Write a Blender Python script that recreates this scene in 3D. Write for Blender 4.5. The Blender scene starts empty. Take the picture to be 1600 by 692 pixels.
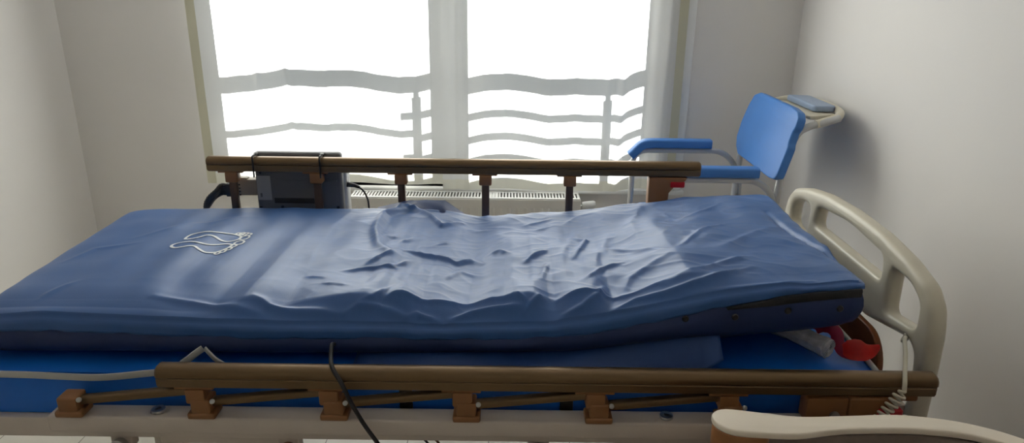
import bpy, bmesh, math, random
import numpy as np
from mathutils import Vector, Matrix, noise as mnoise

SUN_E = 34.0; SKY_E = 0.95; EXPO = 0.04
CREST_Z = [(-1.062,0.718),(-0.962,0.721),(-0.862,0.722),(-0.743,0.718),(-0.684,0.708),(-0.611,0.706),(-0.556,0.723),(-0.513,0.719),(-0.47,0.708),(-0.424,0.719),(-0.379,0.726),(-0.335,0.73),(-0.282,0.728),(-0.264,0.717),(-0.248,0.729),(-0.226,0.735),(-0.204,0.725),(-0.186,0.711),(-0.148,0.717),(-0.089,0.705),(-0.066,0.715),(-0.038,0.726),(-0.015,0.726),(0.003,0.739),(0.047,0.743),(0.076,0.721),(0.091,0.716),(0.123,0.742),(0.147,0.75),(0.171,0.75),(0.21,0.728),(0.253,0.744),(0.313,0.777),(0.367,0.797),(0.42,0.791),(0.499,0.788),(0.591,0.786),(0.68,0.798),(0.721,0.806)]
SEAM_Z = [(-1.036,0.695),(-0.946,0.703),(-0.888,0.7),(-0.744,0.696),(-0.517,0.693),(-0.435,0.69),(-0.257,0.691),(-0.144,0.685),(-0.075,0.692),(0.08,0.696),(0.168,0.713),(0.237,0.728),(0.306,0.743),(0.36,0.755),(0.423,0.767),(0.511,0.781),(0.698,0.804)]
HEM_Z = [(-1.032,0.667),(-0.89,0.667),(-0.742,0.662),(-0.593,0.658),(-0.516,0.655),(-0.256,0.66),(-0.075,0.659),(0.029,0.662),(0.145,0.673),(0.26,0.696),(0.335,0.717),(0.405,0.735),(0.475,0.75),(0.521,0.761),(0.583,0.771),(0.694,0.783)]
BASE_Z = [(-1.053,0.619),(-0.815,0.622),(-0.525,0.621),(-0.129,0.627),(0.135,0.635),(0.343,0.666),(0.439,0.676),(0.536,0.687),(0.651,0.698),(0.713,0.716)]
FAR_Z = [(-1.16,0.684),(-1.004,0.694),(-0.714,0.7),(-0.463,0.701),(-0.328,0.703),(-0.194,0.693),(-0.097,0.678),(0.077,0.692),(0.288,0.719),(0.478,0.742),(0.629,0.763),(0.744,0.759)]
FOLDS = [([(-0.258,2.042),(-0.324,1.994),(-0.365,1.9),(-0.362,1.768),(-0.332,1.642),(-0.288,1.57)],0.015,0.016),([(-0.472,1.97),(-0.485,1.794),(-0.484,1.598),(-0.471,1.484)],0.005,0.022),([(-0.337,1.978),(-0.307,2.006),(-0.264,1.952),(-0.195,1.844),(-0.143,1.886)],0.012,0.011),([(-0.365,1.9),(-0.304,1.986),(-0.244,1.99),(-0.201,1.996),(-0.156,1.978)],0.005,0.009),([(-0.28,1.61),(-0.225,1.598),(-0.181,1.592),(-0.131,1.568),(-0.104,1.6),(-0.074,1.572)],0.009,0.009),([(-0.057,1.616),(-0.031,1.626),(-0.008,1.606)],0.006,0.008),([(-0.292,1.49),(-0.265,1.51),(-0.238,1.544)],0.005,0.008),([(-0.194,1.682),(-0.158,1.704)],0.004,0.006),([(-0.282,1.672),(-0.257,1.71)],0.004,0.006),([(-0.335,1.732),(-0.293,1.702)],0.005,0.007),([(0.034,1.542),(0.09,1.624)],0.005,0.008),([(0.036,1.858),(0.11,1.904)],0.004,0.007),([(0.063,1.806),(0.11,1.832)],0.003,0.006),([(-0.75,1.344),(-0.664,1.33),(-0.609,1.316),(-0.521,1.298)],0.006,0.01),([(-0.538,1.336),(-0.495,1.312),(-0.44,1.302),(-0.373,1.296),(-0.337,1.292)],0.008,0.009),([(-0.384,1.48),(-0.351,1.494),(-0.313,1.494),(-0.259,1.496)],0.006,0.008),([(-0.341,1.514),(-0.314,1.552),(-0.287,1.574)],0.006,0.008),([(-0.461,1.46),(-0.406,1.434)],0.003,0.006),([(-0.406,1.398),(-0.35,1.378)],0.003,0.006),([(-0.314,1.314),(-0.281,1.322),(-0.253,1.37)],0.006,0.008),([(-0.337,1.296),(-0.313,1.306),(-0.27,1.306),(-0.242,1.298),(-0.211,1.29)],0.007,0.007),([(-0.213,1.29),(-0.192,1.3),(-0.145,1.288)],0.006,0.006),([(-0.123,1.29),(-0.078,1.302),(-0.033,1.304),(0.022,1.306)],0.01,0.007),([(0.031,1.298),(0.068,1.332)],0.008,0.007),([(0.007,1.328),(0.031,1.314)],0.006,0.006),([(0.104,1.288),(0.145,1.298),(0.181,1.32),(0.197,1.374)],0.008,0.008),([(0.231,1.336),(0.253,1.398),(0.314,1.438),(0.348,1.456)],0.005,0.012),([(0.031,1.542),(0.078,1.604)],0.004,0.007),([(0.153,1.708),(0.187,1.682),(0.165,1.602),(0.147,1.552)],0.008,0.008),([(0.224,1.6),(0.287,1.548),(0.346,1.494)],0.005,0.008),([(0.153,1.398),(0.209,1.472),(0.252,1.486)],0.006,0.008),([(0.21,1.288),(0.253,1.304),(0.308,1.3),(0.363,1.304)],0.007,0.007),([(0.343,1.336),(0.398,1.356),(0.45,1.398),(0.522,1.43)],0.006,0.009),([(0.337,1.3),(0.387,1.31),(0.44,1.33),(0.501,1.366)],0.007,0.008),([(0.351,1.286),(0.407,1.286),(0.478,1.286),(0.534,1.286),(0.602,1.294)],0.007,0.007),([(0.479,1.498),(0.574,1.59),(0.64,1.638)],0.005,0.014),([(0.679,1.796),(0.676,1.672),(0.681,1.532),(0.689,1.458),(0.704,1.368)],-0.009,0.009),([(0.382,1.508),(0.471,1.636),(0.546,1.696)],0.004,0.008),([(0.623,1.536),(0.665,1.488)],0.003,0.008),([(0.437,1.752),(0.501,1.806),(0.571,1.874)],0.003,0.008),([(0.141,1.834),(0.192,1.906),(0.237,1.904)],0.003,0.008),([(-0.076,1.986),(-0.04,2.052),(-0.0,1.978)],0.005,0.01),([(-0.106,1.828),(-0.062,1.85)],0.003,0.007),([(0.105,1.508),(0.125,1.594),(0.18,1.776)],0.004,0.014),([(0.18,1.386),(0.196,1.53),(0.248,1.708)],0.004,0.014),([(0.302,1.546),(0.314,1.766),(0.373,1.96)],0.004,0.016),([(-0.156,1.446),(-0.119,1.522),(-0.057,1.488)],0.003,0.008),([(0.065,1.422),(0.084,1.528)],0.005,0.008),([(-0.947,1.406),(-0.981,1.328)],0.003,0.008),([(-0.949,1.668),(-1.029,1.622),(-1.053,1.532)],0.003,0.01),([(-0.729,1.898),(-0.878,1.822),(-0.98,1.712)],0.0025,0.012),([(0.075,1.338),(0.093,1.33),(0.124,1.33),(0.171,1.33),(0.21,1.328),(0.253,1.33),(0.313,1.33)],0.004,0.006),([(-0.262,1.32),(-0.248,1.33),(-0.226,1.33),(-0.186,1.33),(-0.148,1.33),(-0.089,1.33),(-0.038,1.33),(0.002,1.33)],0.004,0.006)]
FEET = [([(-0.845,1.706),(-0.846,1.73),(-0.837,1.746),(-0.813,1.754),(-0.781,1.748),(-0.752,1.748),(-0.728,1.746),(-0.71,1.73),(-0.707,1.71),(-0.717,1.696),(-0.733,1.69),(-0.751,1.698),(-0.775,1.718),(-0.796,1.722),(-0.809,1.708),(-0.825,1.7),(-0.838,1.7)],[(-0.724,1.752,0.6),(-0.715,1.754,0.6),(-0.705,1.75,0.7),(-0.694,1.742,0.7),(-0.695,1.716,1.1)]),([(-0.849,1.638),(-0.849,1.658),(-0.834,1.67),(-0.815,1.67),(-0.793,1.662),(-0.768,1.656),(-0.746,1.662),(-0.726,1.672),(-0.711,1.666),(-0.706,1.658),(-0.71,1.64),(-0.721,1.62),(-0.731,1.61),(-0.751,1.606),(-0.771,1.618),(-0.788,1.632),(-0.802,1.632),(-0.817,1.624),(-0.833,1.622)],[(-0.694,1.676,1.1),(-0.7,1.654,0.7),(-0.704,1.634,0.6),(-0.713,1.618,0.6),(-0.722,1.606,0.55)])]
DRAPE_A = [(-1.205,-0.0257),(-1.15,-0.0178),(-1.088,-0.0089),(-1.028,0.0043),(-0.968,0.0175),(-0.914,0.0207),(-0.826,0.0143),(-0.794,0.0132),(-0.769,0.0197),(-0.678,0.0185),(-0.612,0.0075),(-0.545,-0.0061),(-0.478,-0.0143),(-0.411,-0.0086),(-0.351,0.0086)]
DRAPE_B = [(-0.188,-0.0143),(-0.128,0.0039),(-0.034,0.0121),(0.047,0.0043),(0.114,-0.01),(0.155,-0.0171),(0.208,-0.0136),(0.262,-0.0079),(0.316,-0.0115),(0.397,-0.0136),(0.464,0.0032),(0.537,0.0329)]

# ---------------------------------------------------------------- helpers
PI = math.pi
SC = bpy.context.scene
COL = SC.collection
rnd = random.Random(7)

def lin(c):
    return tuple(((v/255.0)/12.92 if v/255.0 <= .04045 else ((v/255.0+.055)/1.055)**2.4) for v in c)

def mat(name, col, rough=.5, metal=0.0, var=.06, vscale=8.0, bump=0.0, bscale=200.0, spec=.5, sheen=0.0, coat=0.0, trans=0.0, col2=None):
    """Principled material with procedural noise colour variation and bump."""
    m = bpy.data.materials.new(name); m.use_nodes = True
    nt = m.node_tree; n = nt.nodes; l = nt.links
    p = n['Principled BSDF']
    p.inputs['Roughness'].default_value = rough
    p.inputs['Metallic'].default_value = metal
    p.inputs['Specular IOR Level'].default_value = spec
    p.inputs['Sheen Weight'].default_value = sheen
    p.inputs['Coat Weight'].default_value = coat
    p.inputs['Transmission Weight'].default_value = trans
    tc = n.new('ShaderNodeTexCoord')
    nz = n.new('ShaderNodeTexNoise'); nz.inputs['Scale'].default_value = vscale; nz.inputs['Detail'].default_value = 4
    rp = n.new('ShaderNodeValToRGB')
    a = tuple(max(0, v*(1-var)) for v in col); b = tuple(min(1, v*(1+var)) for v in col) if col2 is None else col2
    rp.color_ramp.elements[0].color = (*a, 1); rp.color_ramp.elements[1].color = (*b, 1)
    rp.color_ramp.elements[0].position = .3; rp.color_ramp.elements[1].position = .7
    l.new(tc.outputs['Object'], nz.inputs['Vector']); l.new(nz.outputs['Fac'], rp.inputs['Fac'])
    l.new(rp.outputs['Color'], p.inputs['Base Color'])
    if bump:
        nb = n.new('ShaderNodeTexNoise'); nb.inputs['Scale'].default_value = bscale; nb.inputs['Detail'].default_value = 3
        bp = n.new('ShaderNodeBump'); bp.inputs['Strength'].default_value = bump; bp.inputs['Distance'].default_value = .002
        l.new(tc.outputs['Object'], nb.inputs['Vector']); l.new(nb.outputs['Fac'], bp.inputs['Height'])
        l.new(bp.outputs['Normal'], p.inputs['Normal'])
    return m

def mk(name, verts, faces, m, parent=None, smooth=True):
    me = bpy.data.meshes.new(name); me.from_pydata([tuple(v) for v in verts], [], faces); me.update()
    if m: me.materials.append(m)
    if smooth:
        for p in me.polygons: p.use_smooth = True
    o = bpy.data.objects.new(name, me); COL.objects.link(o)
    if parent: o.parent = parent
    return o

def from_bm(name, bm, m, parent=None, smooth=False, angle=None):
    bmesh.ops.recalc_face_normals(bm, faces=bm.faces)
    me = bpy.data.meshes.new(name); bm.to_mesh(me); bm.free()
    if m: me.materials.append(m)
    if smooth:
        for p in me.polygons: p.use_smooth = True
        me.set_sharp_from_angle(angle=math.radians(angle or 40))
    o = bpy.data.objects.new(name, me); COL.objects.link(o)
    if parent: o.parent = parent
    return o

def tag(o, label, cat, group=None):
    o['label'] = label; o['category'] = cat
    if group: o['group'] = group
    return o

def thing(name, label, cat, loc=(0,0,0), group=None):
    o = bpy.data.objects.new(name, None); COL.objects.link(o); o.empty_display_size = .1
    return tag(o, label, cat, group)

def struct(o): o['kind'] = 'structure'; return o

def add_box(bm, x0, x1, y0, y1, z0, z1, bev=0.0, seg=2):
    r = bmesh.ops.create_cube(bm, size=1.0); vs = r['verts']
    for v in vs:
        v.co = Vector(((x0+x1)/2 + v.co.x*(x1-x0), (y0+y1)/2 + v.co.y*(y1-y0), (z0+z1)/2 + v.co.z*(z1-z0)))
    if bev > 0:
        es = list({e for v in vs for e in v.link_edges})
        bmesh.ops.bevel(bm, geom=es, offset=bev, segments=seg, profile=.5, affect='EDGES')
    return vs

def box(name, b, m, parent=None, bev=0.003, seg=2):
    bm = bmesh.new(); add_box(bm, *b, bev=bev, seg=seg)
    return from_bm(name, bm, m, parent, smooth=True, angle=45)

def boxes(name, bs, m, parent=None, bev=0.003):
    bm = bmesh.new()
    for b in bs: add_box(bm, *b, bev=bev)
    return from_bm(name, bm, m, parent, smooth=True, angle=45)

def catmull(pts, n=8, closed=False):
    P = [Vector(p) for p in pts]; out = []
    N = len(P); rng = N if closed else N-1
    for i in range(rng):
        if closed: a,b,c,d = P[(i-1)%N],P[i],P[(i+1)%N],P[(i+2)%N]
        else: a,b,c,d = P[max(i-1,0)],P[i],P[i+1],P[min(i+2,N-1)]
        for k in range(n):
            t = k/n
            out.append(.5*((2*b)+(c-a)*t+(2*a-5*b+4*c-d)*t*t+(3*b-a-3*c+d)*t**3))
    if not closed: out.append(P[-1])
    return out

def sweep(bm, pts, prof, up=None, closed=False, scale=None):
    """sweep a closed 2-D profile [(side, up)] along 3-D points."""
    P = [Vector(p) for p in pts]; N = len(P); rings = []
    nrm = None
    for i in range(N):
        if closed: t = P[(i+1)%N]-P[(i-1)%N]
        else: t = P[min(i+1,N-1)]-P[max(i-1,0)]
        if t.length < 1e-9: t = Vector((1,0,0))
        t.normalize()
        if up is not None:
            s = t.cross(Vector(up)); 
            if s.length < 1e-5: s = Vector((1,0,0)).cross(t)
            s.normalize(); u = s.cross(t).normalized()
        else:
            if nrm is None:
                a = Vector((0,0,1)) if abs(t.z) < .9 else Vector((0,1,0))
                nrm = (a - t*a.dot(t)).normalized()
            else:
                nrm = (nrm - t*nrm.dot(t)).normalized()
            u = nrm; s = t.cross(u)
        k = scale(i/(N-1)) if scale else 1.0
        rings.append([bm.verts.new(P[i] + s*a*k + u*b*k) for a, b in prof])
    M = len(prof)
    for i in range(N if closed else N-1):
        A, B = rings[i], rings[(i+1)%N]
        for j in range(M):
            bm.faces.new((A[j], A[(j+1)%M], B[(j+1)%M], B[j]))
    if not closed:
        bm.faces.new(rings[0][::-1]); bm.faces.new(rings[-1])

def circ(r, n=12): return [(r*math.cos(2*PI*k/n), r*math.sin(2*PI*k/n)) for k in range(n)]
def rrect(w, h, r, n=4):
    out = []
    for cx, cy, a0 in ((w/2-r,h/2-r,0),(-w/2+r,h/2-r,90),(-w/2+r,-h/2+r,180),(w/2-r,-h/2+r,270)):
        for k in range(n+1):
            a = math.radians(a0+90*k/n); out.append((cx+r*math.cos(a), cy+r*math.sin(a)))
    return out

def tube(name, pts, r, m, parent=None, smooth_n=0, n=12, scale=None):
    bm = bmesh.new()
    sweep(bm, catmull(pts, smooth_n) if smooth_n else pts, circ(r, n), scale=scale)
    return from_bm(name, bm, m, parent, smooth=True, angle=50)

def fillet(pts, r, n=6):
    """round the corners of a polyline."""
    P = [Vector(p) for p in pts]; out = [P[0]]
    for i in range(1, len(P)-1):
        a, b, c = P[i-1], P[i], P[i+1]
        d1 = (a-b); d2 = (c-b); q = min(r, d1.length*.49, d2.length*.49)
        s = b+d1.normalized()*q; e = b+d2.normalized()*q
        for k in range(n+1):
            t = k/n; out.append(s*(1-t)**2 + b*2*t*(1-t) + e*t*t)
    out.append(P[-1]); return out

def plate(name, loops, origin, ax_u, ax_v, depth, m, parent=None, bev=.004, smooth_loop=True):
    """extruded flat shape with holes; loops are (u,v) lists; centred on the plane through origin."""
    cu = bpy.data.curves.new('outline', 'CURVE'); cu.dimensions = '2D'; cu.fill_mode = 'BOTH'
    cu.extrude = max(depth/2-bev, .0005); cu.bevel_depth = bev; cu.bevel_resolution = 2; cu.offset = -bev
    for lp in loops:
        s = cu.splines.new('POLY'); s.points.add(len(lp)-1)
        for i, q in enumerate(lp): s.points[i].co = (q[0], q[1], 0, 1)
        s.use_cyclic_u = True
    tmp = bpy.data.objects.new('outline', cu); COL.objects.link(tmp)
    dg = bpy.context.evaluated_depsgraph_get(); dg.update()
    me = bpy.data.meshes.new_from_object(tmp.evaluated_get(dg)); me.name = name
    bpy.data.objects.remove(tmp); bpy.data.curves.remove(cu)
    U = Vector(ax_u); V = Vector(ax_v); W = U.cross(V); O = Vector(origin)
    for v in me.vertices:
        c = v.co.copy(); v.co = O + U*c.x + V*c.y + W*c.z
    me.materials.clear(); me.materials.append(m)
    bm = bmesh.new(); bm.from_mesh(me); bmesh.ops.remove_doubles(bm, verts=bm.verts, dist=1e-5)
    me2 = from_bm(name, bm, m, parent, smooth=True, angle=35)
    bpy.data.meshes.remove(me)
    return me2

def lathe(name, prof, centre, axis, m, parent=None, n=24):
    """prof: (radius, height along axis)."""
    A = Vector(axis).normalized(); B = A.orthogonal().normalized(); D = A.cross(B); C0 = Vector(centre)
    vs = []; fs = []
    for r, h in prof:
        for k in range(n):
            a = 2*PI*k/n; vs.append(C0 + A*h + (B*math.cos(a)+D*math.sin(a))*max(r,1e-5))
    for i in range(len(prof)-1):
        for k in range(n):
            fs.append((i*n+k, i*n+(k+1)%n, (i+1)*n+(k+1)%n, (i+1)*n+k))
    bm = bmesh.new(); bv = [bm.verts.new(v) for v in vs]
    for f in fs: bm.faces.new([bv[i] for i in f])
    bmesh.ops.remove_doubles(bm, verts=bm.verts, dist=2e-5)
    return from_bm(name, bm, m, parent, smooth=True, angle=45)

def lerp_tab(t, x):
    return np.interp(x, [a for a, b in t], [b for a, b in t])

# ---------------------------------------------------------------- materials
M_wall   = mat('wall_paint', (.76,.735,.705), .75, var=.015, vscale=2, bump=.08, bscale=90)
M_ceil   = mat('ceiling_paint', (.88,.865,.85), .9, var=.01)
M_trim   = mat('white_trim', (.8,.8,.78), .4, var=.02)
M_cream  = mat('cream_plastic', (.62,.57,.45), .35, var=.03, bump=.03)
M_creamF = mat('cream_enamel', (.62,.54,.47), .4, var=.04)
M_wood   = mat('brown_laminate', (.20,.065,.022), .35, var=.25, vscale=14)
M_rail   = mat('bronze_metal', (.175,.112,.058), .34, metal=.65, var=.06, vscale=5)
M_post   = mat('dark_bronze', (.09,.055,.04), .42, metal=.3, var=.08)
M_brk    = mat('orange_brown_plastic', (.27,.12,.045), .45, var=.06)
M_red    = mat('red_plastic', (.55,.012,.025), .35)
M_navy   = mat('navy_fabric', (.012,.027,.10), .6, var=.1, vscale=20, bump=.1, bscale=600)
M_foam   = mat('bright_blue_vinyl', (.006,.15,.62), .42, var=.08, vscale=9, bump=.06, bscale=60)
M_pipe   = mat('off_white_tape', (.5,.5,.47), .7, var=.05, bump=.2, bscale=700)
M_steel  = mat('steel', (.5,.5,.48), .3, metal=.9)
M_blackp = mat('black_rubber', (.018,.016,.018), .5)
M_zip    = mat('black_zip_tape', (.012,.012,.014), .6, bump=.4, bscale=900)
M_pump   = mat('dark_grey_plastic', (.13,.125,.125), .5, var=.04, bump=.1, bscale=400)
M_pump2  = mat('pale_grey_plastic', (.5,.5,.48), .5, var=.02)
M_label  = mat('grey_label', (.33,.33,.32), .5, var=.03)
M_cushb  = mat('chair_blue', (.05,.195,.54), .42, var=.04, bump=.05, bscale=300)
M_white  = mat('white_enamel', (.68,.68,.66), .3, var=.02)
M_rad    = mat('radiator_enamel', (.62,.60,.54), .35, var=.02)
M_slot   = mat('radiator_dark', (.05,.05,.05), .6)
M_paleb  = mat('pale_blue_pad', (.30,.38,.52), .5, var=.05)
M_grey   = mat('grey_paint', (.22,.23,.24), .5, var=.04)
M_lam    = mat('cream_laminate', (.92,.82,.68), .4, var=.02)
M_armw   = mat('beech_wood', (.33,.14,.05), .4, var=.2, vscale=25)
M_taupe  = mat('taupe_fabric', (.24,.19,.16), .8, var=.08, vscale=60, bump=.3, bscale=500)
M_print  = mat('white_print', (.78,.82,.84), .5, var=.03)
M_strap  = mat('light_blue_strap', (.03,.16,.5), .5)
M_slab   = mat('concrete', (.45,.44,.42), .8, var=.1)

# vinyl cover of the top mattress
def cover_mat():
    m = mat('blue_cover_vinyl', (.029,.108,.315), .46, var=.05, vscale=5, bump=.10, bscale=420, spec=.62, sheen=.04)
    return m
M_cover = cover_mat()

def tile_mat():
    m = bpy.data.materials.new('pale_floor_tile'); m.use_nodes = True
    nt = m.node_tree; n = nt.nodes; l = nt.links; p = n['Principled BSDF']
    tc = n.new('ShaderNodeTexCoord'); mp = n.new('ShaderNodeMapping'); mp.inputs['Location'].default_value = (.064, .02, 0)
    br = n.new('ShaderNodeTexBrick'); br.offset = 0; br.inputs['Scale'].default_value = 1.0
    br.inputs['Brick Width'].default_value = .25; br.inputs['Row Height'].default_value = .25
    br.inputs['Mortar Size'].default_value = .0016; br.inputs['Mortar Smooth'].default_value = .1
    br.inputs['Color1'].default_value = (.66,.62,.54,1); br.inputs['Color2'].default_value = (.62,.59,.52,1); br.inputs['Mortar'].default_value = (.2,.18,.15,1)
    l.new(tc.outputs['Object'], mp.inputs['Vector']); l.new(mp.outputs['Vector'], br.inputs['Vector'])
    l.new(br.outputs['Color'], p.inputs['Base Color']); p.inputs['Roughness'].default_value = .35
    return m
M_floor = tile_mat()

def sheer_mat(name, col, t, d):
    """thin woven cloth: part reflects, part lets light scatter through."""
    m = bpy.data.materials.new(name); m.use_nodes = True
    nt = m.node_tree; n = nt.nodes; l = nt.links
    for x in list(n):
        if x.type == 'BSDF_PRINCIPLED': n.remove(x)
    out = [x for x in n if x.type == 'OUTPUT_MATERIAL'][0]
    tc = n.new('ShaderNodeTexCoord'); nz = n.new('ShaderNodeTexNoise'); nz.inputs['Scale'].default_value = 6
    rp = n.new('ShaderNodeValToRGB'); rp.color_ramp.elements[0].color = tuple(v*.95 for v in col)+(1,); rp.color_ramp.elements[1].color = (*col,1)
    l.new(tc.outputs['Object'], nz.inputs['Vector']); l.new(nz.outputs['Fac'], rp.inputs['Fac'])
    tr = n.new('ShaderNodeBsdfTranslucent'); df = n.new('ShaderNodeBsdfDiffuse')
    l.new(rp.outputs['Color'], tr.inputs['Color']); l.new(rp.outputs['Color'], df.inputs['Color'])
    mx = n.new('ShaderNodeMixShader'); mx.inputs[0].default_value = t
    l.new(df.outputs[0], mx.inputs[1]); l.new(tr.outputs[0], mx.inputs[2]); l.new(mx.outputs[0], out.inputs['Surface'])
    return m
M_curt  = sheer_mat('sheer_curtain', (.86,.865,.865), .66, .3)
M_hem   = sheer_mat('doubled_curtain_hem', (.66,.64,.50), .30, .3)

def pane_mat():
    m = bpy.data.materials.new('window_glass'); m.use_nodes = True
    nt = m.node_tree; n = nt.nodes; l = nt.links
    n.remove(n['Principled BSDF']); out = [x for x in n if x.type == 'OUTPUT_MATERIAL'][0]
    tp = n.new('ShaderNodeBsdfTransparent'); tp.inputs[0].default_value = (.95,.97,.96,1)
    gl = n.new('ShaderNodeBsdfGlossy'); gl.inputs['Roughness'].default_value = .02
    lw = n.new('ShaderNodeLayerWeight'); lw.inputs[0].default_value = .3
    mx = n.new('ShaderNodeMixShader'); l.new(lw.outputs['Fresnel'], mx.inputs[0])
    l.new(tp.outputs[0], mx.inputs[1]); l.new(gl.outputs[0], mx.inputs[2]); l.new(mx.outputs[0], out.inputs['Surface'])
    return m
M_glass = pane_mat()

def bag_mat():
    m = mat('clear_plastic_film', (.75,.73,.73), .25, var=.2, vscale=60, bump=.8, bscale=120, trans=.2, spec=.8)
    return m
M_bag = bag_mat()

# ---------------------------------------------------------------- the room
XL, XR, YB, YF, HC = -1.91, 1.195, 3.05, -1.3, 2.55
WX0, WX1, WZ0, WZ1 = -1.29, .625, .47, 2.28      # window opening
struct(box('floor', (XL-.15, XR+.15, YF-.15, YB+.2, -.12, 0), M_floor, bev=0))
struct(box('ceiling', (XL-.15, XR+.15, YF-.15, YB+.2, HC, HC+.12), M_ceil, bev=0))
struct(box('wall_left', (XL-.15, XL, YF, YB, 0, HC), M_wall, bev=0))
struct(box('wall_right', (XR, XR+.15, YF, YB, 0, HC), M_wall, bev=0))
struct(box('wall_front', (XL-.15, XR+.15, YF-.15, YF, 0, HC), M_wall, bev=0))
struct(boxes('wall_back', [(XL-.15,WX0,YB,YB+.2,0,HC),(WX1,XR+.15,YB,YB+.2,0,HC),(WX0,WX1,YB,YB+.2,0,WZ0),(WX0,WX1,YB,YB+.2,WZ1,HC)], M_wall, bev=0))
# window with two sashes
wy0, wy1 = YB+.09, YB+.15
struct(boxes('window_1', [(WX0,WX0+.065,wy0,wy1,WZ0,WZ1),(WX1-.07,WX1,wy0,wy1,WZ0,WZ1),(WX0+.065,WX1-.07,wy0,wy1,WZ1-.07,WZ1),
    (WX0+.065,WX1-.07,wy0,wy1,WZ0,.632),(-.353,-.19,wy0,wy1,.632,WZ1-.07)], M_trim, bev=.004))
W1 = bpy.data.objects['window_1']
box('window_pane', (WX0+.05,-.34,YB+.118,YB+.122,.62,WZ1-.06), M_glass, W1, bev=0)
box('window_pane', (-.2,WX1-.06,YB+.118,YB+.122,.62,WZ1-.06), M_glass, W1, bev=0)
box('window_handle', (-.285,-.26,wy0-.03,wy0,1.35,1.47), M_steel, W1, bev=.006)
struct(box('trim_1', (WX0-.01, .765, YB-.03, YB+.09, WZ0-.022, WZ0), M_trim, bev=.004))     # sill board
struct(box('trim_2', (.715, .752, YB-.022, YB, WZ0, WZ1+.1), M_trim, bev=.004))          # casing strip right of the curtain
for i, b in enumerate([(XL,XL+.012,YF,YB,0,.07),(XR-.012,XR,YF,YB,0,.07),(XL+.012,XR-.012,YB-.012,YB,0,.07)]):
    struct(box(('baseboard_left','baseboard_right','baseboard_back')[i], b, M_trim, bev=.002))

# balcony beyond the glass: sun comes down over it and throws its shadow on the curtains
TE = .7; YR = YB+.33; YC = 2.985; DZ = (YR-YC)*TE
struct(box('balcony_bounce_slab', (-1.9, 1.2, YB+.2, YB+.45, .12, .22), M_slab, bev=.004))  # unseen balcony floor slab, added to bounce daylight upward
rl = thing('balcony_railing', 'wavy-shadowed metal balcony railing outside the curtained window', 'railing')
def hbar(name, x0, x1, z, h, par=rl):
    return box(name, (x0, x1, YR-.012, YR+.012, z+DZ-h/2, z+DZ+h/2), M_grey, par, bev=.003)
hbar('handrail', -1.5, 1.1, .938, .058)
for px in (-.411, .398):
    boxes('post', [(px-.020,px+.020,YR-.02,YR+.02,.22,.872+DZ),(px-.012,px+.012,YR-.012,YR+.012,.87+DZ,.91+DZ)], M_grey, rl, bev=.002)
for x0, x1, z in ((-1.5,-.43,.73),(-.48,-.43,.806),(-.475,-.43,.625)): hbar('bar', x0, x1, z, .02)
for x0, x1 in ((-.391,.378),(.418,1.1)):
    for z in (.805,.706,.612): hbar('bar', x0, x1, z, .021)

# ---------------------------------------------------------------- curtains
def curtain(name, x0, x1, zb, tabl, label, hem_left, hem_right, creases):
    t = thing(name, label, 'curtain')
    top = 2.44
    def yoff(x, z):
        y = YC + lerp_tab(tabl, x)*.95
        f = np.clip((z-.9)/1.2, 0, 1)
        y = y + f*.012*np.sin(x*38+1.0) + .0015*np.sin(x*71+z*2.0)*np.clip((z-.4),0,1)
        for cx, cz0, cz1, slope, w, a in creases:
            c = cx + slope*(z-.9); k = np.exp(-((x-c)/w)**2)*np.clip((z-cz0)/.15,0,1)*np.clip((cz1-z)/.15,0,1)
            y = y + a*k
        return y
    def sheet(nm, xa, xb, za, zb_, m, dy, nx, nz, th=.0012):
        xs = np.linspace(xa, xb, nx); zs = np.linspace(za, zb_, nz)
        vs = []; fs = []
        for s in (0, 1):
            for z in zs:
                sh = .0 * (z-.5)
                for x in xs:
                    xx = x + (SLANT(x) * (z-.9))
                    vs.append((xx, float(yoff(x, z))+dy+s*th, z))
        n = nx*nz
        for j in range(nz-1):
            for i in range(nx-1):
                a = j*nx+i
                fs.append((a, a+1, a+nx+1, a+nx))
        # a single woven layer: one surface is enough for cloth
        vs = vs[:n]
        return mk(nm, vs, fs, m, t)
    SLANT = lambda x: 0.0
    hl = .038 if hem_left else 0; hr = .036 if hem_right else 0
    sheet('cloth', x0+hl, x1-hr, zb+.045, top, M_curt, 0, int((x1-x0)/.006), 60)
    sheet('bottom_hem', x0+hl, x1-hr, zb, zb+.0455, M_hem2, -.0006, int((x1-x0)/.006), 4)
    if hl: sheet('side_hem', x0, x0+hl+.0005, zb, top, M_hem, -.0006, 6, 60)
    if hr: sheet('side_hem', x1-hr-.0005, x1, zb, top, M_hem, -.0006, 6, 60)
    return t
M_hem2 = sheer_mat('doubled_bottom_hem', (.84,.83,.74), .5, .3)
curtain('curtain', -1.33, -.30, .497, DRAPE_A, 'off-white sheer curtain over the left window half, darker hem at its left edge', True, False,
    [(-1.02,1.05,2.6,-.09,.02,-.014),(-1.08,.9,2.6,.05,.012,.012),(-.96,.3,2.6,-.05,.012,.006)])
curtain('curtain', -.305, .715, .478, DRAPE_B, 'off-white sheer curtain over the right window half, behind the blue commode chair', False, True,
    [(.46,.3,2.6,.03,.02,-.014),(.57,.3,2.6,.0,.02,.012),(.64,.3,2.6,.02,.016,-.012),(-.24,.3,2.6,0,.02,.01)])
rod = thing('curtain_rod', 'white curtain rod above the window holding both curtains', 'curtain rod')
tube('pole', [(-1.42,YC,2.455),(.80,YC,2.455)], .012, M_white, rod)
for x in (-1.40,.78):
    box('bracket', (x-.012,x+.012,YC,YB,2.44,2.47), M_white, rod)

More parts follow.
